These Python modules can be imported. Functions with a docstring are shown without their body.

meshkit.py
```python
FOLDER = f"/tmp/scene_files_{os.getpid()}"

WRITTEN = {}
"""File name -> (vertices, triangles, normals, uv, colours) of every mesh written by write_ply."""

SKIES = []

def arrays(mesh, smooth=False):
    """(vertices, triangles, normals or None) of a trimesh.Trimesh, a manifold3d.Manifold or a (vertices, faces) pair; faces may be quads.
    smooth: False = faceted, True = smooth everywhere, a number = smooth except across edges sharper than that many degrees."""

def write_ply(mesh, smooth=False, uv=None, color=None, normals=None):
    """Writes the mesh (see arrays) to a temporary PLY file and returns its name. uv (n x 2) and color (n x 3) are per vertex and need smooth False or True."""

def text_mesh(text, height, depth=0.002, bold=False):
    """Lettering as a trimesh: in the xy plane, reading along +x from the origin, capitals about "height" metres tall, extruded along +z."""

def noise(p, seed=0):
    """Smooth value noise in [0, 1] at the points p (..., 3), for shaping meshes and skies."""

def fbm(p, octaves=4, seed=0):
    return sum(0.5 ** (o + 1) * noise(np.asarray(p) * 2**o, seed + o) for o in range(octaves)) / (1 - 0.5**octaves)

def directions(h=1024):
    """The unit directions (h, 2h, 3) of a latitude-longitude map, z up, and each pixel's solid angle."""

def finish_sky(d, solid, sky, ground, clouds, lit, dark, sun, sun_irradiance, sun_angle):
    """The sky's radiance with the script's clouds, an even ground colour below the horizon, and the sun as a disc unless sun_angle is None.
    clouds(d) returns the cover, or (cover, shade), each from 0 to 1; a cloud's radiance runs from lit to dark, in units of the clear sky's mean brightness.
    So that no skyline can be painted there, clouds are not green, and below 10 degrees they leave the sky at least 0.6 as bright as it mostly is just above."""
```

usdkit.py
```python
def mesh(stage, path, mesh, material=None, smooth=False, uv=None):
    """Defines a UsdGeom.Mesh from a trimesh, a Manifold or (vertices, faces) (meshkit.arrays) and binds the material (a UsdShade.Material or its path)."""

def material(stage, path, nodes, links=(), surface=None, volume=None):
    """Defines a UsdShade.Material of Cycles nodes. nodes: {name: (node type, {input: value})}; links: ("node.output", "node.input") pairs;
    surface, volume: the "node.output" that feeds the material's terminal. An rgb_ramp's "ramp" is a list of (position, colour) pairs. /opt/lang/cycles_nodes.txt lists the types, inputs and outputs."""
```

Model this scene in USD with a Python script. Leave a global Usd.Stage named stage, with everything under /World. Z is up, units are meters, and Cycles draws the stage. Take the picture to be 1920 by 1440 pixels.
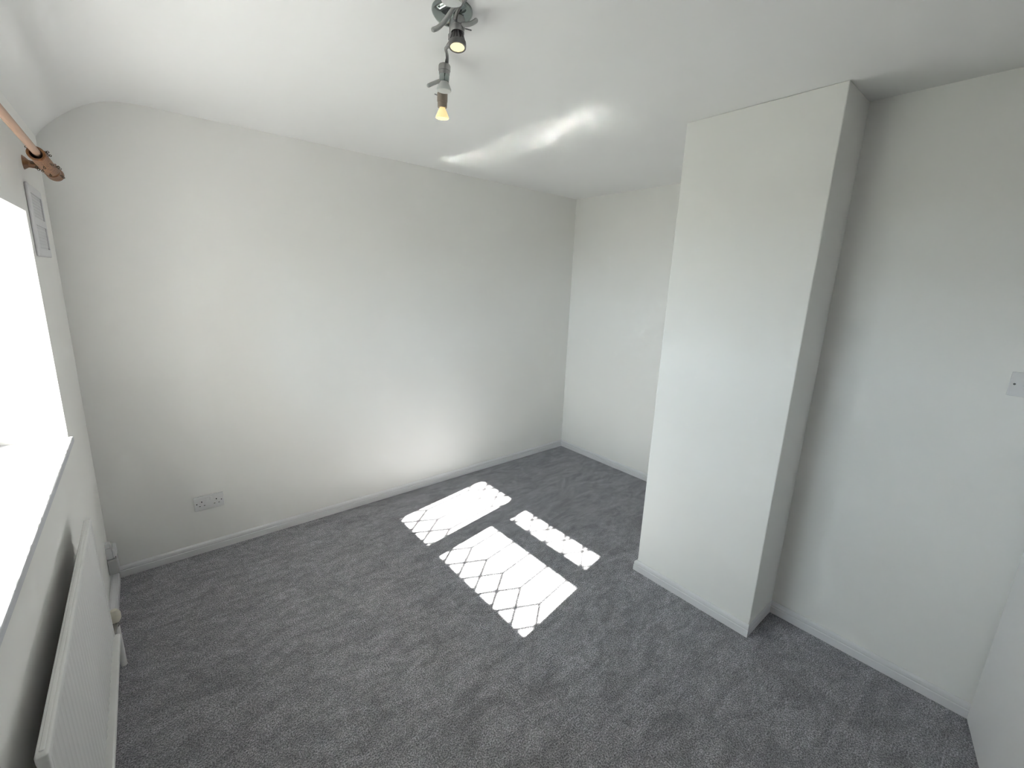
import math, random
import numpy as np, trimesh, manifold3d as m3
from shapely.geometry import Polygon, LineString, box as sbox
from shapely.ops import unary_union
import usdkit, meshkit
from pxr import Usd, UsdGeom, UsdLux, UsdShade, Gf, Sdf

stage = Usd.Stage.CreateInMemory()
UsdGeom.SetStageUpAxis(stage, 'Z')
UsdGeom.SetStageMetersPerUnit(stage, 1.0)
WORLD = UsdGeom.Xform.Define(stage, '/World')
UsdGeom.Scope.Define(stage, '/World/Looks')
random.seed(7); RNG = np.random.default_rng(7)

# ------------------------------------------------------------------ camera, sun, sky, exposure
EXPOSURE = 8.82
SUN_E, SUN_COL = 0.0505, (1.0, 0.955, 0.89)
SKY_COL, SKY_E = (0.80, 0.92, 1.0), 0.0124
KX, KY = 1.489, 0.265                                # the sun's run in x and y per metre of fall
CAM = (0.28247, -2.93924, 1.64366)
FWD = np.array([0.62872877, 0.7434728, -0.22792178])
RGT = np.array([0.76827826, -0.6391976, 0.03427762])
UPV = np.array([0.12020258, 0.19665868, 0.9730759])
cam = UsdGeom.Camera.Define(stage, '/World/camera')
M = Gf.Matrix4d(1.0)
for i, v in enumerate((RGT, UPV, -FWD)):
    M.SetRow(i, Gf.Vec4d(float(v[0]), float(v[1]), float(v[2]), 0))
M.SetRow(3, Gf.Vec4d(*CAM, 1))
cam.AddTransformOp().Set(M)
cam.CreateHorizontalApertureAttr(36.0)
cam.CreateVerticalApertureAttr(27.0)
cam.CreateFocalLengthAttr(36.0 * 818.9 / 1920)
cam.CreateClippingRangeAttr(Gf.Vec2f(0.02, 500))
cam.CreateExposureAttr(EXPOSURE)

sun = UsdLux.DistantLight.Define(stage, '/World/sun')
zax = -np.array([KX, KY, -1.0]); zax /= np.linalg.norm(zax)
xax = np.cross([0, 0, 1], zax); xax /= np.linalg.norm(xax); yax = np.cross(zax, xax)
Ms = Gf.Matrix4d(1.0)
for i, v in enumerate((xax, yax, zax)):
    Ms.SetRow(i, Gf.Vec4d(float(v[0]), float(v[1]), float(v[2]), 0))
sun.AddTransformOp().Set(Ms)
sun.CreateIntensityAttr(SUN_E); sun.CreateNormalizeAttr(True); sun.CreateAngleAttr(0.45); sun.CreateColorAttr(Gf.Vec3f(*SUN_COL))
sky = UsdLux.DomeLight.Define(stage, '/World/sky')
sky.CreateIntensityAttr(SKY_E); sky.CreateColorAttr(Gf.Vec3f(*SKY_COL))

# ------------------------------------------------------------------ helpers
used = set()
def numbered(parent, name):
    n, k = name, 0
    while f'{parent}/{n}' in used:
        k += 1; n = f'{name}_{k:03d}'
    used.add(f'{parent}/{n}')
    return f'{parent}/{n}'

def tag(prim, label=None, cat=None, group=None, kind=None):
    for k, v in (('label', label), ('category', cat), ('group', group), ('kind', kind)):
        if v: prim.SetCustomDataByKey(k, v)
    return prim

LOC = {}
def thing(name, label, cat, loc=(0, 0, 0), group=None, kind=None):
    p = numbered('/World', name)
    x = UsdGeom.Xform.Define(stage, p); x.AddTranslateOp().Set(Gf.Vec3d(*map(float, loc)))
    LOC[p] = np.array(loc, float)
    return tag(x.GetPrim(), label, cat, group, kind)

def arr(mesh):
    if isinstance(mesh, (list,)):
        mesh = trimesh.util.concatenate([tm(m) for m in mesh])
    return tm(mesh)

def tm(mesh):
    if isinstance(mesh, trimesh.Trimesh): return mesh
    if hasattr(mesh, 'to_mesh'):
        mm = mesh.to_mesh(); return trimesh.Trimesh(mm.vert_properties[:, :3], mm.tri_verts, process=False)
    return trimesh.Trimesh(mesh[0], mesh[1], process=False)

def obj(name, mesh, mat, parent=None, smooth=30, label=None):
    base = str(parent.GetPath()) if parent else '/World'
    t = arr(mesh).copy()
    if parent:
        root = '/'.join(base.split('/')[:3]); t.apply_translation(-LOC.get(root, np.zeros(3)))
    p = usdkit.mesh(stage, numbered(base, name), t, MAT[mat], smooth).GetPrim()
    if label: p.SetCustomDataByKey('label', label)
    return p

def struct(name, mesh, mat, label, cat, smooth=30):
    return tag(obj(name, mesh, mat, smooth=smooth), label, cat, kind='structure')

def bx(x0, x1, y0, y1, z0, z1):
    return m3.Manifold.cube((x1 - x0, y1 - y0, z1 - z0)).translate((x0, y0, z0))

def bev(x0, x1, y0, y1, z0, z1, r=0.002):
    r = min(r, (x1-x0)/2.01, (y1-y0)/2.01, (z1-z0)/2.01)
    P = []
    for a in (0, 1):
        for b in (0, 1):
            for c in (0, 1):
                X, Y, Z = (x0, x1)[a], (y0, y1)[b], (z0, z1)[c]
                sx, sy, sz = (1, -1)[a]*r, (1, -1)[b]*r, (1, -1)[c]*r
                q = 0.3
                P += [(X, Y+sy, Z+sz), (X+sx, Y, Z+sz), (X+sx, Y+sy, Z), (X+q*sx, Y+q*sy, Z+sz), (X+q*sx, Y+sy, Z+q*sz), (X+sx, Y+q*sy, Z+q*sz)]
    return m3.Manifold.hull_points(np.array(P))

def frame_of(d):
    d = np.asarray(d, float); d = d / np.linalg.norm(d)
    a = np.array([0, 0, 1.0]) if abs(d[2]) < .9 else np.array([1.0, 0, 0])
    u = np.cross(a, d); u /= np.linalg.norm(u)
    return u, np.cross(d, u), d

def lathe(profile, origin, axis, n=32, wobble=None):
    """profile: (distance along axis, radius) pairs"""
    u, v, d = frame_of(axis); o = np.asarray(origin, float)
    V, Fc = [], []
    for j, (s, r) in enumerate(profile):
        for i in range(n):
            a = 2*math.pi*i/n
            rr = max(r, 1e-5) * (wobble(j, i) if wobble else 1)
            V.append(o + d*s + rr*(math.cos(a)*u + math.sin(a)*v))
    for j in range(len(profile)-1):
        for i in range(n):
            a, b = j*n+i, j*n+(i+1) % n
            Fc += [(a, b, b+n), (a, b+n, a+n)]
    t = trimesh.Trimesh(np.array(V), np.array(Fc), process=False)
    return t

def spline(pts, n=40):
    from scipy.interpolate import CubicSpline
    P = np.asarray(pts, float); s = np.r_[0, np.cumsum(np.linalg.norm(np.diff(P, axis=0), axis=1))]
    return CubicSpline(s, P)(np.linspace(0, s[-1], n))

def tube(path, r, n=12, cap=True, flat=1.0, up=None):
    P = np.asarray(path, float); V, Fc = [], []
    R = np.broadcast_to(r, (len(P),))
    pu = None
    for k in range(len(P)):
        d = P[min(k+1, len(P)-1)] - P[max(k-1, 0)]; d /= np.linalg.norm(d)
        if pu is None:
            pu = np.asarray(up, float) if up is not None else frame_of(d)[0]
        u = pu - d*np.dot(pu, d); u /= np.linalg.norm(u); pu = u; v = np.cross(d, u)
        for i in range(n):
            a = 2*math.pi*i/n
            V.append(P[k] + R[k]*(math.cos(a)*u*flat + math.sin(a)*v))
    for k in range(len(P)-1):
        for i in range(n):
            a, b = k*n+i, k*n+(i+1) % n
            Fc += [(a, b, b+n), (a, b+n, a+n)]
    if cap:
        c0, c1 = len(V), len(V)+1; V += [P[0], P[-1]]
        for i in range(n):
            j = (i+1) % n
            Fc += [(c0, j, i), (c1, (len(P)-1)*n+i, (len(P)-1)*n+j)]
    return trimesh.Trimesh(np.array(V), np.array(Fc), process=False)

def rounded_tube(path, r, n=14, **k):
    """tube with hemispherical ends"""
    P = np.asarray(path, float)
    def capend(p, d):
        return [p + d*r*math.sin(t) for t in np.linspace(0, math.pi/2*.98, 5)[1:]], [r*math.cos(t) for t in np.linspace(0, math.pi/2*.98, 5)[1:]]
    d0 = P[0]-P[1]; d0 /= np.linalg.norm(d0); d1 = P[-1]-P[-2]; d1 /= np.linalg.norm(d1)
    a, ra = capend(P[0], d0); b, rb = capend(P[-1], d1)
    return tube(np.vstack([a[::-1], P, b]), np.r_[ra[::-1], np.full(len(P), r), rb], n, **k)

def prism(poly, axis, a, b, at0=0.0, at1=0.0):
    """extrudes a 2-D polygon [(p,q)] along axis 'x' or 'y' from a to b; ends may be sheared by at0*p, at1*p (mitres)"""
    P = np.asarray(poly, float); n = len(P)
    tri = trimesh.creation.triangulate_polygon(Polygon(P), engine='earcut')
    tv, tf = tri
    V = []
    for e, m in ((a, at0), (b, at1)):
        for p, q in P:
            V.append((p, e + m*abs(p), q))
    V = np.array(V)
    idx = [int(np.argmin(np.linalg.norm(P - t, axis=1))) for t in tv]
    Fc = []
    for i in range(n):
        j = (i+1) % n
        Fc += [(i, j, n+j), (i, n+j, n+i)]
    for f in tf:
        g = [idx[k] for k in f]
        Fc += [tuple(g[::-1]), tuple(n+k for k in g)]
    t = trimesh.Trimesh(V, np.array(Fc), process=False)
    trimesh.repair.fix_normals(t)
    return t

def lean(mesh, k=0.014, z0=1.15):
    """the window wall leans a little into the room towards the top"""
    t = arr(mesh).copy(); t.vertices[:, 0] += k*(t.vertices[:, 2]-z0); return t

# ------------------------------------------------------------------ materials
MAT = {}
def mk(name, nodes, links=(), surface='p.BSDF'):
    MAT[name] = usdkit.material(stage, f'/World/Looks/{name}', nodes, links, surface=surface)

def plain(name, col, rough=.5, **kw):
    mk(name, {'p': ('principled_bsdf', dict(base_color=col, roughness=rough, **kw))})

def paint(name, col, rough, bump=0.02, scale=260, dist=.002, big=0.0, spec=.3):
    mk(name, {'g': ('geometry', {}),
              'n': ('noise_texture', {'scale': scale, 'detail': 3.0}),
              'm': ('noise_texture', {'scale': 2.2, 'detail': 2.0}),
              'r': ('rgb_ramp', {'ramp': [(0.3, tuple(c*.985 for c in col)), (0.7, col)]}),
              'b': ('bump', {'strength': bump, 'distance': dist}),
              'b2': ('bump', {'strength': big, 'distance': .02}),
              'p': ('principled_bsdf', {'roughness': rough, 'specular_ior_level': spec})},
       [('g.position', 'n.vector'), ('g.position', 'm.vector'), ('m.fac', 'r.fac'), ('r.color', 'p.base_color'), ('n.fac', 'b.height'),
        ('m.fac', 'b2.height'), ('b2.normal', 'b.normal'), ('b.normal', 'p.normal')])

paint('wall_paint', (0.905, 0.900, 0.872), .75, bump=.06, spec=.2)
paint('ceiling_paint', (0.905, 0.905, 0.89), .8, bump=.05, spec=.15)
paint('gloss_paint', (0.80, 0.80, 0.81), .32, bump=.02, scale=60, spec=.5)
paint('door_paint', (0.80, 0.80, 0.80), .4, bump=.02, scale=40)
plain('radiator_enamel', (0.80, 0.80, 0.785), .35)
plain('upvc', (0.86, 0.87, 0.88), .25)
plain('plastic', (0.78, 0.78, 0.78), .35)
plain('grey_plastic', (0.52, 0.52, 0.51), .4)
plain('vent_plastic', (0.74, 0.74, 0.75), .45)
plain('vent_louvre', (0.68, 0.68, 0.69), .6)
plain('dark', (0.015, 0.015, 0.017), .6)
plain('screw', (0.35, 0.34, 0.32), .35, metallic=1.0)
plain('dark_iron', (0.10, 0.085, 0.06), .4, metallic=.7)
plain('cream', (0.72, 0.69, 0.58), .35)
plain('lead', (0.10, 0.10, 0.11), .5, metallic=.6)
plain('lint', (0.75, 0.75, 0.76), .9)
plain('satin', (0.37, 0.37, 0.365), .34, metallic=1.0)
plain('pale_satin', (0.50, 0.51, 0.50), .5, metallic=.8)
plain('dark_satin', (0.27, 0.27, 0.27), .38, metallic=.9)
plain('bronze', (0.36, 0.31, 0.26), .34, metallic=1.0)
plain('chrome', (0.30, 0.335, 0.325), .06, metallic=1.0)
plain('frosted', (0.80, 0.82, 0.80), .45, transmission_weight=.25, ior=1.45)
plain('led_body', (0.17, 0.165, 0.165), .42, metallic=.3)
plain('led_rim', (0.22, 0.17, 0.15), .5)
mk('lit_face', {'e': ('emission', {'color': (1.0, .80, .42), 'strength': 0.0036})}, surface='e.emission')
mk('lit_glass', {'e': ('emission', {'color': (1.0, .66, .22), 'strength': 0.0018}), 'd': ('principled_bsdf', {'base_color': (.8, .75, .6), 'roughness': .3}),
                 'a': ('add_closure', {})}, [('e.emission', 'a.closure1'), ('d.BSDF', 'a.closure2')], surface='a.closure')

def wood(name, dark, light, scale):
    mk(name, {'t': ('texture_coordinate', {}), 'mp': ('mapping', {'scale': (scale, scale*.06, scale)}),
              'n': ('noise_texture', {'scale': 1.0, 'detail': 4.0, 'distortion': 1.2}),
              'r': ('rgb_ramp', {'ramp': [(.3, dark), (.7, light)]}),
              'p': ('principled_bsdf', {'roughness': .38, 'specular_ior_level': .5})},
       [('t.object', 'mp.vector'), ('mp.vector', 'n.vector'), ('n.fac', 'r.fac'), ('r.color', 'p.base_color')])
wood('pole_wood', (.42, .25, .16), (.56, .36, .25), 90)
wood('ring_wood', (.16, .062, .026), (.30, .15, .06), 70)

# glossy sill whose brushed paint is not quite flat
mk('sill_paint', {'d': ('diffuse_bsdf', {'color': (.70, .705, .735)}),
                  's': ('toon_bsdf', {'component': 'glossy', 'size': .012, 'smooth': .016, 'color': (1, 1, 1)}),
                  'x': ('mix_closure', {'fac': .13})},
   [('d.BSDF', 'x.closure1'), ('s.BSDF', 'x.closure2')], surface='x.closure')

# window pane: sunlight passes straight through
mk('pane_glass', {'f': ('fresnel', {'IOR': 1.5}), 't': ('transparent_bsdf', {'color': (.97, .98, .975)}),
                  'g': ('glossy_bsdf', {'roughness': .0, 'color': (1, 1, 1)}), 'x': ('mix_closure', {})},
   [('f.fac', 'x.fac'), ('t.BSDF', 'x.closure1'), ('g.BSDF', 'x.closure2')], surface='x.closure')

# grey twist-pile carpet: speckle, brushed drifts of pile, fine bump
mk('carpet', {'g': ('geometry', {}),
              'mb': ('mapping', {'rotation': (0, 0, .55), 'scale': (5.5, 13.0, 1.0)}),
              'n1': ('noise_texture', {'scale': 190.0, 'detail': 2.0, 'roughness': .75}),
              'n2': ('noise_texture', {'scale': 1.0, 'detail': 6.0, 'roughness': .68, 'distortion': 1.2}),
              'n3': ('noise_texture', {'scale': 420.0, 'detail': 1.0}),
              'n4': ('noise_texture', {'scale': 34.0, 'detail': 3.0, 'roughness': .6}),
              'r1': ('rgb_ramp', {'ramp': [(.35, (.10, .10, .11)), (.5, (.325, .325, .350)), (.65, (.645, .645, .675))]}),
              'r2': ('rgb_ramp', {'ramp': [(.37, (.78, .78, .78)), (.5, (1, 1, 1)), (.63, (1.22, 1.22, 1.22))]}),
              'r4': ('rgb_ramp', {'ramp': [(.35, (.85, .85, .85)), (.65, (1.15, 1.15, 1.15))]}),
              'x': ('mix', {'mix_type': 'multiply', 'fac': 1.0}), 'x4': ('mix', {'mix_type': 'multiply', 'fac': 1.0}),
              'a': ('math', {'math_type': 'add'}),
              'b': ('bump', {'strength': .9, 'distance': .005}),
              'p': ('principled_bsdf', {'roughness': .66, 'specular_ior_level': .45, 'sheen_weight': .1, 'sheen_roughness': .5, 'diffuse_roughness': .6})},
   [('g.position', 'n1.vector'), ('g.position', 'n3.vector'), ('g.position', 'n4.vector'), ('g.position', 'mb.vector'), ('mb.vector', 'n2.vector'),
    ('n1.fac', 'r1.fac'), ('n2.fac', 'r2.fac'), ('n4.fac', 'r4.fac'), ('r1.color', 'x.color1'), ('r2.color', 'x.color2'),
    ('x.color', 'x4.color1'), ('r4.color', 'x4.color2'), ('x4.color', 'p.base_color'),
    ('n1.fac', 'a.value1'), ('n3.fac', 'a.value2'), ('a.value', 'b.height'), ('b.normal', 'p.normal')])
mk('paving', {'g': ('geometry', {}), 'n': ('noise_texture', {'scale': 1.5, 'detail': 5.0}),
              'r': ('rgb_ramp', {'ramp': [(.3, (.065, .075, .05)), (.7, (.11, .12, .09))]}), 'p': ('principled_bsdf', {'roughness': .9})},
   [('g.position', 'n.vector'), ('n.fac', 'r.fac'), ('r.color', 'p.base_color')])

# ------------------------------------------------------------------ room shell
H, WA, WR, WB = 2.4, 3.467, 2.638, 2.357            # ceiling; the deep alcove, right alcove and chimney breast planes
YA, YB, YE = -1.695, -2.329, -3.95                   # chimney breast edges, wall behind the camera
OY0, OY1, OZ0, OZ1 = -2.06, -0.600, 0.975, 1.826     # window opening
SILL = 0.995

struct('floor', bx(-.27, 4.0, YE-.1, .1, -.12, 0), 'carpet', 'mid grey twist-pile carpet covering the whole bedroom floor', 'carpet', smooth=False)
cove = spline([(.0, 2.14), (.012, 2.18), (.045, 2.228), (.1, 2.284), (.165, 2.336), (.24, 2.376), (.33, 2.397), (.45, 2.4)], 28)
prof = [(-.30, 2.60), (-.30, 2.14)] + [tuple(p) for p in cove] + [(4.0, 2.4), (4.0, 2.60)]
struct('ceiling', prism(prof, 'y', YE-.1, .1), 'ceiling_paint', 'white plaster ceiling curving down in a cove to the window wall', 'ceiling')
wl = bx(-.27, 0, YE-.1, 0, 0, 2.2) - bx(-.4, .1, OY0, OY1, OZ0, OZ1)
struct('wall_left', lean(wl), 'wall_paint', 'white painted window wall at the left with a deep reveal', 'wall', smooth=False)
struct('wall_back', bx(-.29, WA+.1, 0, .1, 0, H), 'wall_paint', 'wide white painted wall with the double socket', 'wall', smooth=False)
struct('wall_alcove', bx(WA, WA+.1, YA, 0, 0, H), 'wall_paint', 'white wall at the back of the deep alcove left of the chimney breast', 'wall', smooth=False)
struct('chimney_breast', bev(WB, WA+.1, YB, YA, 0, H, .004), 'wall_paint', 'white painted chimney breast projecting into the room', 'wall', smooth=False)
DY0, DY1, DH = -3.90, -3.10, 2.02
wr = bx(WR, WR+.1, YE-.1, YB, 0, H) - bx(WR-.1, WR+.2, DY0, DY1, -.1, DH)
struct('wall_right', wr, 'wall_paint', 'white wall of the shallow right alcove with the light switch', 'wall', smooth=False)
struct('wall_front', bx(0, 4.0, YE-.1, YE, 0, H), 'wall_paint', 'white wall behind the camera', 'wall', smooth=False)
struct('wall_landing', [bx(3.9, 4.0, YE, -2.43, 0, H), bx(WR+.1, 4.0, -2.43, YB, 0, H)], 'wall_paint', 'white wall of the landing beyond the doorway', 'wall', smooth=False)
struct('ground', bx(-40, -.3, -40, 40, -2.9, -2.8), 'paving', 'pale paved ground outside below the window', 'ground', smooth=False)

# door: plain flush leaf standing open across the right end of the room
dr = thing('door_1', 'plain white flush door standing open at the right edge of the room', 'door', (2.614, -3.065, 0), kind='structure')
dd = np.array([-.978, -.209, 0]); dn = np.array([.209, -.978, 0])
leaf = arr(bev(0, .76, 0, .038, .009, 1.99, .002))
def door_place(t):
    t = arr(t).copy(); v = t.vertices.copy()
    t.vertices = np.array([2.614, -3.065, 0]) + v[:, :1]*dd + v[:, 1:2]*dn + v[:, 2:]*np.array([0, 0, 1.0])
    trimesh.repair.fix_normals(t); return t
obj('leaf', door_place(leaf), 'door_paint', dr)
for z in (.24, 1.0, 1.75):
    obj('hinge', door_place(lathe([(0, .0), (0, .006), (.09, .006), (.09, 0)], (-.004, .042, z), (0, 0, 1), 12)), 'screw', dr)
hb = [lathe([(0, .0), (0, .025), (.006, .025), (.008, .012), (.03, .010), (.034, .02), (.05, .026), (.062, .02), (.065, 0)], (.70, 0, 1.0), (0, -1, 0), 24)]
obj('door_knob', door_place(hb), 'chrome', dr)
struct('trim_1', [bev(WR-.016, WR+.116, DY1-.03, DY1-.001, 0, DH-.001), bev(WR-.016, WR+.116, DY0+.001, DY0+.03, 0, DH-.001), bev(WR-.016, WR+.116, DY0+.03, DY1-.03, DH-.03, DH-.001)],
       'gloss_paint', 'white door lining around the doorway behind the open door', 'trim', smooth=False)

# skirting boards
SK = [(0, 0), (.015, 0), (.015, .035), (.0112, .0380), (.0112, .0405), (.0130, .043), (.0130, .049), (.0115, .056), (.008, .061), (.004, .064), (0, .064)]
def skirt(name, label, origin, along, out, length, m0=0, m1=0, t=1.0):
    """a run of skirting: profile out from the wall, m0/m1 = mitre shear at the two ends"""
    pr = prism([(p*t, q) for p, q in SK], 'y', 0, length, m0, m1)
    a, o = np.array(along, float), np.array(out, float); v = pr.vertices.copy()
    pr.vertices = np.array(origin, float) + v[:, :1]*o + v[:, 1:2]*a + v[:, 2:]*np.array([0, 0, 1.0])
    trimesh.repair.fix_normals(pr)
    return struct(name, pr, 'gloss_paint', label, 'skirting board', smooth=20)
skirt('baseboard_back', 'white skirting board along the foot of the wide wall', (.0, 0, 0), (1, 0, 0), (0, -1, 0), WA, 1, -1)
skirt('baseboard_alcove', 'white skirting board at the back of the deep alcove', (WA, YA+.0, 0), (0, 1, 0), (-1, 0, 0), -YA, 1, -1)
skirt('baseboard_return', 'white skirting board along the hidden left flank of the chimney breast', (WB, YA, 0), (1, 0, 0), (0, 1, 0), WA-WB, -1, -1)
skirt('baseboard_chimney', 'white skirting board across the front of the chimney breast', (WB, YB, 0), (0, 1, 0), (-1, 0, 0), YA-YB, -.3, 1)
skirt('baseboard_flank', 'thin white skirting board on the right flank of the chimney breast', (WB, YB, 0), (1, 0, 0), (0, -1, 0), WR-WB, -3.3, -3.3, .3)
skirt('baseboard_right', 'white skirting board along the shallow right alcove wall', (WR, -3.1, 0), (0, 1, 0), (-1, 0, 0), YB+3.1, 0, -.3)
skirt('baseboard_left', 'white skirting board under the window, behind the radiator', (-.014, YE, 0), (0, 1, 0), (1, 0, 0), -YE, 0, -1, 1.9)

# ------------------------------------------------------------------ window
win = thing('window_1', 'white leaded two-light window with a deep glossy sill above the radiator', 'window', (0, -1.34, SILL), kind='structure')
GX = -.225
yA0, yA1, yB0, yB1, yC0, yC1 = -1.055, -.645, -1.978, -1.186, -1.93, -1.225
zb, zA1, zB1, zC0, zC1 = 1.028, 1.712, 1.477, 1.545, 1.692
e = .0015
fr = bx(-.26, -.195, OY0+e, OY1-e, SILL, OZ1-e) - bx(-.4, 0, yA0-.03, yA1+.0, zb-.0, zA1+.03) - bx(-.4, 0, yB0, yB1, zb, zB1) - bx(-.4, 0, yC0-.02, yC1+.02, zC0-.03, zC1+.03)
obj('frame', fr, 'upvc', win, smooth=False)
def ring(y0, y1, z0, z1, gy0, gy1, gz0, gz1, x0=-.25, x1=-.185):
    return bx(x0, x1, y0, y1, z0, z1) - bx(x0-.1, x1+.1, gy0, gy1, gz0, gz1)
sa = obj('casement_sash', ring(yA0-.03, yA1, zb, zA1+.03, yA0, yA1-.0005, zb+.0005, zA1), 'upvc', win, smooth=False)
obj('handle', [bev(-.185, -.172, yA0-.022, yA0-.006, 1.28, 1.38), bev(-.172, -.155, yA0-.024, yA0-.004, 1.30, 1.43)], 'plastic', sa)
sc = obj('top_vent_sash', ring(yC0-.02, yC1+.02, zC0-.03, zC1+.03, yC0, yC1, zC0, zC1), 'upvc', win, smooth=False)
panes = [(yA0, yA1, zb, zA1, -.85), (yB0, yB1, zb, zB1, -1.582), (yC0, yC1, zC0, zC1, -1.582)]
for y0, y1, z0, z1, yc in panes:
    p = obj('pane', bx(GX-.002, GX+.002, y0, y1, z0, z1), 'pane_glass', win, smooth=False)
    L = []
    P, hh, Z0, per = .156, .081, 1.212, .437
    for k in range(-6, 7):
        yv = yc + k*P
        for r in range(-1, 3):
            zc = Z0 + r*per
            L.append(LineString([(yv, zc+hh), (yv, zc+per-hh)]))
            L.append(LineString([(yv, zc+hh), (yv+P, zc-hh)])); L.append(LineString([(yv, zc+hh), (yv-P, zc-hh)]))
    lat = unary_union([l.buffer(.0072, cap_style=2) for l in L]).intersection(sbox(y0, z0, y1, z1))
    ms = []
    for g in getattr(lat, 'geoms', [lat]):
        if g.area < 1e-6: continue
        q = trimesh.creation.extrude_polygon(g, .007, engine='earcut'); v = q.vertices.copy()
        q.vertices = np.c_[v[:, 2] + GX - .0035, v[:, 0], v[:, 1]]; ms.append(q)
    obj('lead_came', ms, 'lead', p, smooth=False)
sl = tm(bev(-.262, .013, OY0+.001, OY1-.001, .970, SILL, .004).refine_to_length(.011))
v = np.array(sl.vertices); up = v[:, 2] > SILL - 1e-4
w = np.c_[v[:, 0]*15 + 2*v[:, 1], v[:, 1]*4.5, np.zeros(len(v))]
v[up, 2] += .0011*(meshkit.noise(w+7.3, 3)[up]-.5) + .0002*(meshkit.noise(w*2.3, 5)[up]-.5)   # brushed gloss paint is never quite flat
sl.vertices = v
obj('window_sill', sl, 'sill_paint', win, label='glossy white window sill board')

# ------------------------------------------------------------------ radiator under the window
rad = thing('radiator', 'white single-panel radiator with fine vertical flutes under the window', 'radiator', (.04, -1.43, 0))
ry0, ry1, rz0, rz1 = -1.93, -.915, .258, .772
ys = np.arange(ry0+.012, ry1-.012, .0033)
xf = .0455 - .0042*np.cos(2*np.pi*(ys-ry0)/.0333)**3
zz = [rz0+.018, rz0+.030, rz1-.034, rz1-.022]
V, Fc = [], []
for z, k in zip(zz, (0, 1, 1, 0)):
    for y, x in zip(ys, xf): V.append((x if k else (.050 if z > .5 else .042), y, z))
n = len(ys)
for r in range(3):
    for i in range(n-1):
        a = r*n+i; Fc += [(a, a+1, a+n+1), (a, a+n+1, a+n)]
flutes = trimesh.Trimesh(np.array(V), np.array(Fc), process=False)
obj('fluted_panel', [flutes, bx(.034, .040, ry0+.005, ry1-.005, rz0+.01, rz1-.01)], 'radiator_enamel', rad, smooth=40)
obj('top_rail', [bev(.031, .051, ry0, ry1, rz1-.024, rz1, .005), bev(.037, .045, ry0+.01, ry1-.01, rz1-.004, rz1+.0025, .002)], 'radiator_enamel', rad)
obj('bottom_rail', bev(.031, .066, ry0, ry1, rz0, rz0+.022, .005), 'radiator_enamel', rad)
for y0, y1 in ((ry0-.001, ry0+.014), (ry1-.014, ry1+.001)):
    obj('end_strip', bev(.032, .0505, y0, y1, rz0+.002, rz1-.001, .004), 'radiator_enamel', rad)
for y in (-1.10, -1.74):
    obj('wall_bracket', bev(-.012, .034, y-.02, y+.02, .30, .36, .002), 'radiator_enamel', rad)
vx, vy = .040, -.735
vv = obj('valve', lathe([(0, 0), (0, .013), (.010, .019), (.034, .0205), (.046, .018), (.055, .011), (.056, 0)], (vx, vy, .215), (0, 0, 1), 28), 'cream', rad, label='cream plastic lockshield valve cap')
obj('union_nut', [lathe([(0, 0), (0, .009), (.012, .012), (.022, .012), (.026, .008), (.026, 0)], (vx, vy, .190), (0, 0, 1), 6), tube([(vx, vy, .203), (vx, ry1+.002, .28-.012)], .008)], 'screw', vv)
obj('supply_pipe', tube([(vx, vy, .0), (vx, vy, .192)], .0105, 16), 'radiator_enamel', rad)

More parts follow.
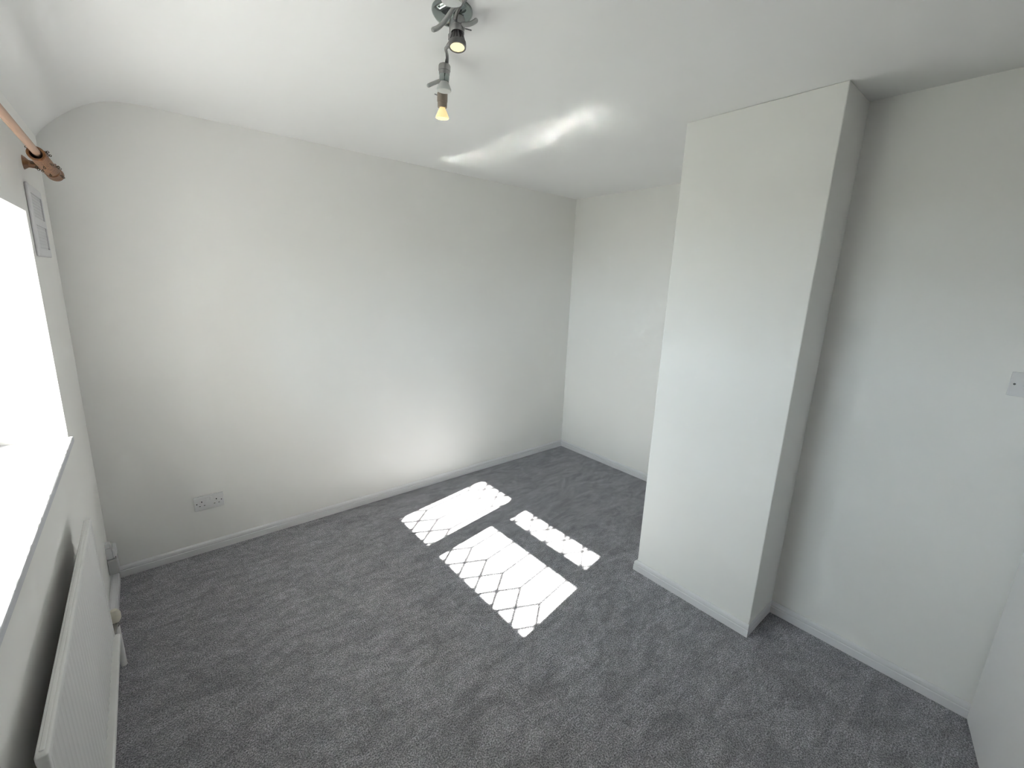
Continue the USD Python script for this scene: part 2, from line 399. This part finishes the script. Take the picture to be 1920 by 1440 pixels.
# ------------------------------------------------------------------ curtain pole with its rings
PX, PZ, PR = .080, 1.995, .0105
rod = thing('curtain_pole', 'pale wooden curtain pole on a brown wall bracket above the window', 'curtain pole', (PX, -1.4, PZ))
obj('pole', tube([(PX, y, PZ) for y in np.linspace(-2.44, -.385, 12)], PR, 24), 'pole_wood', rod)
for y in (-.465, -2.42):
    b = obj('bracket', [lathe([(0, 0), (0, .024), (.006, .026), (.012, .022), (.022, .013), (.05, .0105), (PX-.018, .012), (PX-.006, .012)], (.004, y, PZ+.010), (1, 0, -.1), 28),
                        lathe([(-.012, .0106), (-.012, .0215), (.0, .0235), (.012, .0215), (.012, .0106)], (PX, y, PZ), (0, 1, 0), 32)], 'ring_wood', rod, label='reddish brown turned wooden bracket')
for y, s in ((-.388, 1), (-2.44, -1)):
    obj('finial', lathe([(0, .0), (0, .017), (.006, .019), (.010, .015), (.016, .018), (.030, .0245), (.046, .0265), (.060, .0235), (.070, .015), (.075, .0)], (PX, y, PZ), (0, s, 0), 32), 'ring_wood', rod, label='reddish brown turned wooden finial')
RO, RI, RT = .0225, .0155, .0098
zr = PZ + PR - RI - .0005
k = 0
first = None
nring = 40
for i in range(nring):
    y = -.785 + i*.01
    if y > -.395 or abs(y+.465) < .018: continue
    ang = [0.1, 2.9, 3.3, -.2, 3.0, 0.4, 2.7, 3.5][i % 8] + RNG.uniform(-.15, .15)
    if first is None:
        first = thing('curtain_ring', 'front brown wooden curtain ring of the bunch, its dark bore open around the pole', 'curtain ring', (PX, y, zr), group='wooden curtain rings bunched at the end of the pole')
        pr = [(-RT/2, RI), (-RT/2, RO-.0025), (-RT/2+.002, RO-.0004), (0, RO), (RT/2-.002, RO-.0004), (RT/2, RO-.0025), (RT/2, RI), (RT/2-.0015, RI-.0006), (-RT/2+.0015, RI-.0006), (-RT/2, RI)]
        obj('ring', lathe(pr, (PX, y, zr), (0, 1, 0), 36), 'ring_wood', first)
        eye = [tube([(PX, y, zr-RO+.002), (PX, y, zr-RO-.004)], .0011, 8), tube([(PX + .0028*math.sin(t), y, zr-RO-.0066+.0028*math.cos(t)) for t in np.linspace(0, 2*math.pi, 17)], .0009, 8, cap=False)]
        obj('screw_eye', eye, 'dark_iron', first, label='tiny dark screw eye')
        fx = UsdGeom.Xformable(first); rop = fx.AddRotateYOp(); rop.Set(150)
        continue
    p = numbered('/World', 'curtain_ring')
    x = UsdGeom.Xform.Define(stage, p); x.GetPrim().GetReferences().AddInternalReference(first.GetPath())
    x.GetPrim().SetInstanceable(True)
    x.ClearXformOpOrder()
    x.AddTranslateOp().Set(Gf.Vec3d(PX, y, zr)); 
    sp = {3: 168, 8: -12, 16: 14, 24: -8, 32: 10}.get(i)
    x.AddRotateYOp().Set(float(sp if sp else RNG.uniform(60, 300)))
    last = i == 39
    tag(x.GetPrim(), 'last brown wooden curtain ring of the bunch, closest to the room corner' if last else 'brown wooden curtain ring in the middle of the bunch slid along the pole', 'curtain ring', 'wooden curtain rings bunched at the end of the pole')

# ------------------------------------------------------------------ wall fittings
# air vent by the window
vt = thing('wall_vent', 'white plastic air vent with two recessed grilles between window and corner', 'vent', (.012, -.40, 1.80))
vy0, vy1, vz0, vz1 = -.545, -.245, 1.675, 1.93
plate = bev(.000, .010, vy0, vy1, vz0, vz1, .004)
cut = [(vy0+.035, vy1-.03, 1.815, 1.900), (vy0+.035, vy1-.03, 1.705, 1.788)]
for c in cut: plate = plate - bx(.0045, .03, c[0], c[1], c[2], c[3])
obj('faceplate', lean(plate), 'vent_plastic', vt)
for c in cut:
    g = obj('grille', lean(bx(.0046, .0056, c[0]+.001, c[1]-.001, c[2]+.001, c[3]-.001)), 'vent_louvre', vt, smooth=False)
    for i in range(7):
        z = c[2] + .006 + i*.0115
        obj('louvre', lean(bev(.0056, .0068, c[0]+.004, c[1]-.004, z, z+.0095, .0005)), 'vent_louvre', g, smooth=False)
# telephone point
tp = thing('telephone_point', 'small grey-white telephone point with plugged adaptor low on the window wall corner', 'telephone socket', (.008, -.11, .19))
def tb(*a): 
    return bev(*a)
obj('backbox', tb(-.0145, .012, -.135, -.07, .185, .246, .003), 'plastic', tp)
obj('adaptor_plug', tb(-.013, .026, -.150, -.075, .105, .1845, .004), 'grey_plastic', tp, label='grey plug-in adaptor below the backbox')
obj('cover', tb(.0121, .026, -.140, -.07, .190, .243, .003), 'plastic', tp)
obj('cable_entry', tb(-.0145, .008, -.13, -.10, .2465, .272, .002), 'plastic', tp)
obj('screw', lathe([(0, 0), (0, .003), (.002, .002), (.002, 0)], (.022, -.1401, .197), (0, -1, 0), 10), 'screw', tp)

# double socket on the wide wall
so = thing('double_socket', 'white double power socket with two rocker switches low on the wide wall', 'socket', (.447, -.005, .315))
cx, cz = .4475, .3145
fp = bev(cx-.073, cx+.073, -.0098, -.0001, cz-.0435, cz+.0435, .0025)
holes = []
for s in (-1, 1):
    ox = cx + s*.036
    holes += [(ox-.002, ox+.002, cz+.004, cz+.0125), (ox-.0145, ox-.0078, cz-.0185, cz-.0142), (ox+.0078, ox+.0145, cz-.0185, cz-.0142)]
for h in holes: fp = fp - bx(h[0]-.0006, h[1]+.0006, -.02, -.004, h[2]-.0006, h[3]+.0006)
for s in (-1, 1): fp = fp - bx(cx+s*.0095-.0062, cx+s*.0095+.0062, -.02, -.006, cz+.010, cz+.032)
obj('faceplate', fp, 'plastic', so)
for s in (-1, 1):
    obj('rocker_switch', bev(cx+s*.0095-.0058, cx+s*.0095+.0058, -.0125, -.0061, cz+.0105, cz+.0315, .0015), 'plastic', so)
    obj('screw', lathe([(0, 0), (0, .0032), (.0012, .0026), (.0012, 0)], (cx+s*.0605, -.0099, cz), (0, -1, 0), 14), 'dark', so, label='dark recessed fixing screw')
for h in holes:
    obj('pin_hole', bx(h[0]-.0005, h[1]+.0005, -.0052, -.00405, h[2]-.0005, h[3]+.0005), 'dark', so, smooth=False)

# light switch
sw = thing('light_switch', 'white single light switch on the right alcove wall near the door', 'light switch', (WR-.004, -2.957, 1.351))
sp = bev(WR-.0085, WR-.0001, -3.0, -2.914, 1.308, 1.394, .0025) - bx(WR-.03, WR-.005, -2.957-.0085, -2.957+.0085, 1.338, 1.366)
obj('faceplate', sp, 'plastic', sw)
rk = arr(bev(-.0065, .0, -.0078, .0078, -.0132, .0132, .0012)); rk.apply_transform(trimesh.transformations.rotation_matrix(.11, [0, 1, 0])); rk.apply_translation((WR-.0055, -2.957, 1.352))
obj('rocker_switch', rk, 'plastic', sw)
for s in (-1, 1):
    obj('screw', lathe([(0, 0), (0, .0034), (.0012, .0028), (.0012, 0)], (WR-.0086, -2.957+s*.0302, 1.351), (-1, 0, 0), 14), 'dark', sw, label='dark fixing screw')

# ------------------------------------------------------------------ ceiling spotlight
cl = thing('ceiling_spotlight', 'chrome ceiling spotlight with wavy arms and bare spot bulbs, two of them lit', 'ceiling light', (1.07, -1.683, 2.4))
RC = np.array([1.07, -1.683, 2.4])
obj('ceiling_rose', lathe([(0, .058), (.006, .059), (.012, .057), (.022, .049), (.029, .036), (.033, .018), (.034, 0)], RC, (0, 0, -1), 48), 'chrome', cl)
obj('stem', lathe([(0, .009), (.03, .009), (.034, .012), (.046, .012), (.05, .006), (.05, 0)], RC+(0, 0, -.03), (0, 0, -1), 24), 'satin', cl)
arm = spline([(1.041, -1.80, 2.372), (1.052, -1.735, 2.366), (1.072, -1.683, 2.352), (1.090, -1.64, 2.338), (1.106, -1.594, 2.345), (1.140, -1.535, 2.366), (1.178, -1.48, 2.372), (1.197, -1.445, 2.358), (1.206, -1.41, 2.325)], 60)
obj('wavy_arm', rounded_tube(arm, .0052, 14), 'satin', cl)
wire = spline([(1.088, -1.65, 2.346), (1.108, -1.59, 2.352), (1.145, -1.53, 2.373), (1.180, -1.465, 2.366)], 30)
obj('flex', tube(wire, .0016, 8), 'dark', cl, label='thin dark flex beside the arm')
for pts in ([(.988, -1.718, 2.310), (1.005, -1.722, 2.322), (1.022, -1.732, 2.345), (1.034, -1.745, 2.365), (1.042, -1.770, 2.381)],
            [(1.075, -1.72, 2.352), (1.092, -1.735, 2.352), (1.108, -1.748, 2.362)],
            [(1.128, -1.440, 2.289), (1.146, -1.443, 2.300), (1.168, -1.447, 2.312)]):
    obj('side_arm', rounded_tube(spline(pts, 24), .0062, 14), 'pale_satin', cl)

def head(top, axis, body_len, r, bulb, body_mat='satin'):
    top, axis = np.array(top, float), np.array(axis, float); axis /= np.linalg.norm(axis)
    h = obj('lamp_holder', lathe([(-.004, 0), (-.004, r*.55), (0, r*.9), (.004, r), (body_len*.62, r), (body_len*.64, r*.93), (body_len, r*.9), (body_len, r*.6), (body_len, 0)], top, axis, 36), body_mat, cl)
    e0 = top + axis*body_len
    if bulb == 'led':
        rib = lambda j, i: (1.0 if (i % 4) < 2 else .82) if 1 <= j <= 3 else 1.0
        b = obj('led_bulb', lathe([(0, .0), (0, .0165), (.006, .0185), (.020, .0225), (.024, .0245), (.034, .0250), (.038, .0245), (.038, .0205)], e0, axis, 64, rib), 'led_body', h, smooth=25, label='ribbed grey spot bulb, lit')
        obj('bulb_face', lathe([(.0365, .0206), (.0372, .012), (.0374, 0)], e0, axis, 40), 'lit_face', h, label='glowing warm bulb face')
    elif bulb == 'halogen':
        obj('halogen_bulb', lathe([(-.004, .0), (-.004, .009), (.004, .0115), (.014, .0170), (.024, .0215), (.031, .0243), (.034, .0245)], e0, axis, 40), 'lit_glass', h, label='lit warm yellow reflector bulb')
        obj('bulb_face', lathe([(.034, .0244), (.037, .020), (.039, .010), (.0395, 0)], e0, axis, 40), 'lit_face', h, label='glowing warm bulb face')
    else:
        obj('chrome_collar', lathe([(0, 0), (0, r*.86), (.014, r*.84), (.022, r*.78), (.022, 0)], e0, axis, 36), 'chrome', h)
        obj('unlit_bulb', lathe([(.020, .0), (.020, .013), (.026, .0165), (.036, .0215), (.044, .0250), (.048, .0255), (.050, .0245), (.051, .02), (.052, 0)], e0, axis, 40), 'frosted', h, label='unlit frosted white spot bulb')
    return h
def knob(h, p, d, L=.014):
    p, d = np.array(p, float), np.array(d, float); d /= np.linalg.norm(d)
    obj('thumb_screw', rounded_tube([p, p+d*L*.5, p+d*L], .0017, 10), 'dark_satin', h)
ax1 = (-.09, -.14, -.98)
h1 = head((1.076, -1.702, 2.374), ax1, .043, .0215, 'led')
knob(h1, (1.088, -1.726, 2.343), (.75, -.62, -.2), .016)
h2 = head((1.184, -1.453, 2.364), (-.01, .04, -1), .030, .0205, 'unlit')
h3 = head((1.207, -1.400, 2.300), (.05, .10, -1), .048, .0185, 'halogen', 'bronze')
knob(h3, (1.193, -1.394, 2.288), (-.85, .5, .25), .012)
h4 = head((.966, -1.848, 2.386), (.05, .10, -1), .018, .0205, 'unlit')

# ------------------------------------------------------------------ bits of lint on the carpet
ms = []
for i in range(90):
    x, y = RNG.uniform(.1, 2.6), RNG.uniform(-2.9, -.05)
    if x > WB-.03 and YB-.03 < y < YA+.03: continue
    s = RNG.uniform(.0006, .0016) * (1.6 if RNG.random() < .08 else 1)
    q = trimesh.creation.icosphere(1, 1.0); q.vertices *= (s*RNG.uniform(1, 2.6), s, s*.6)
    q.apply_transform(trimesh.transformations.rotation_matrix(RNG.uniform(0, 3.1), [0, 0, 1])); q.apply_translation((x, y, s*.5)); ms.append(q)
tag(obj('carpet_lint', ms, 'lint'), 'tiny pale specks of lint scattered over the grey carpet', 'lint', kind='stuff')
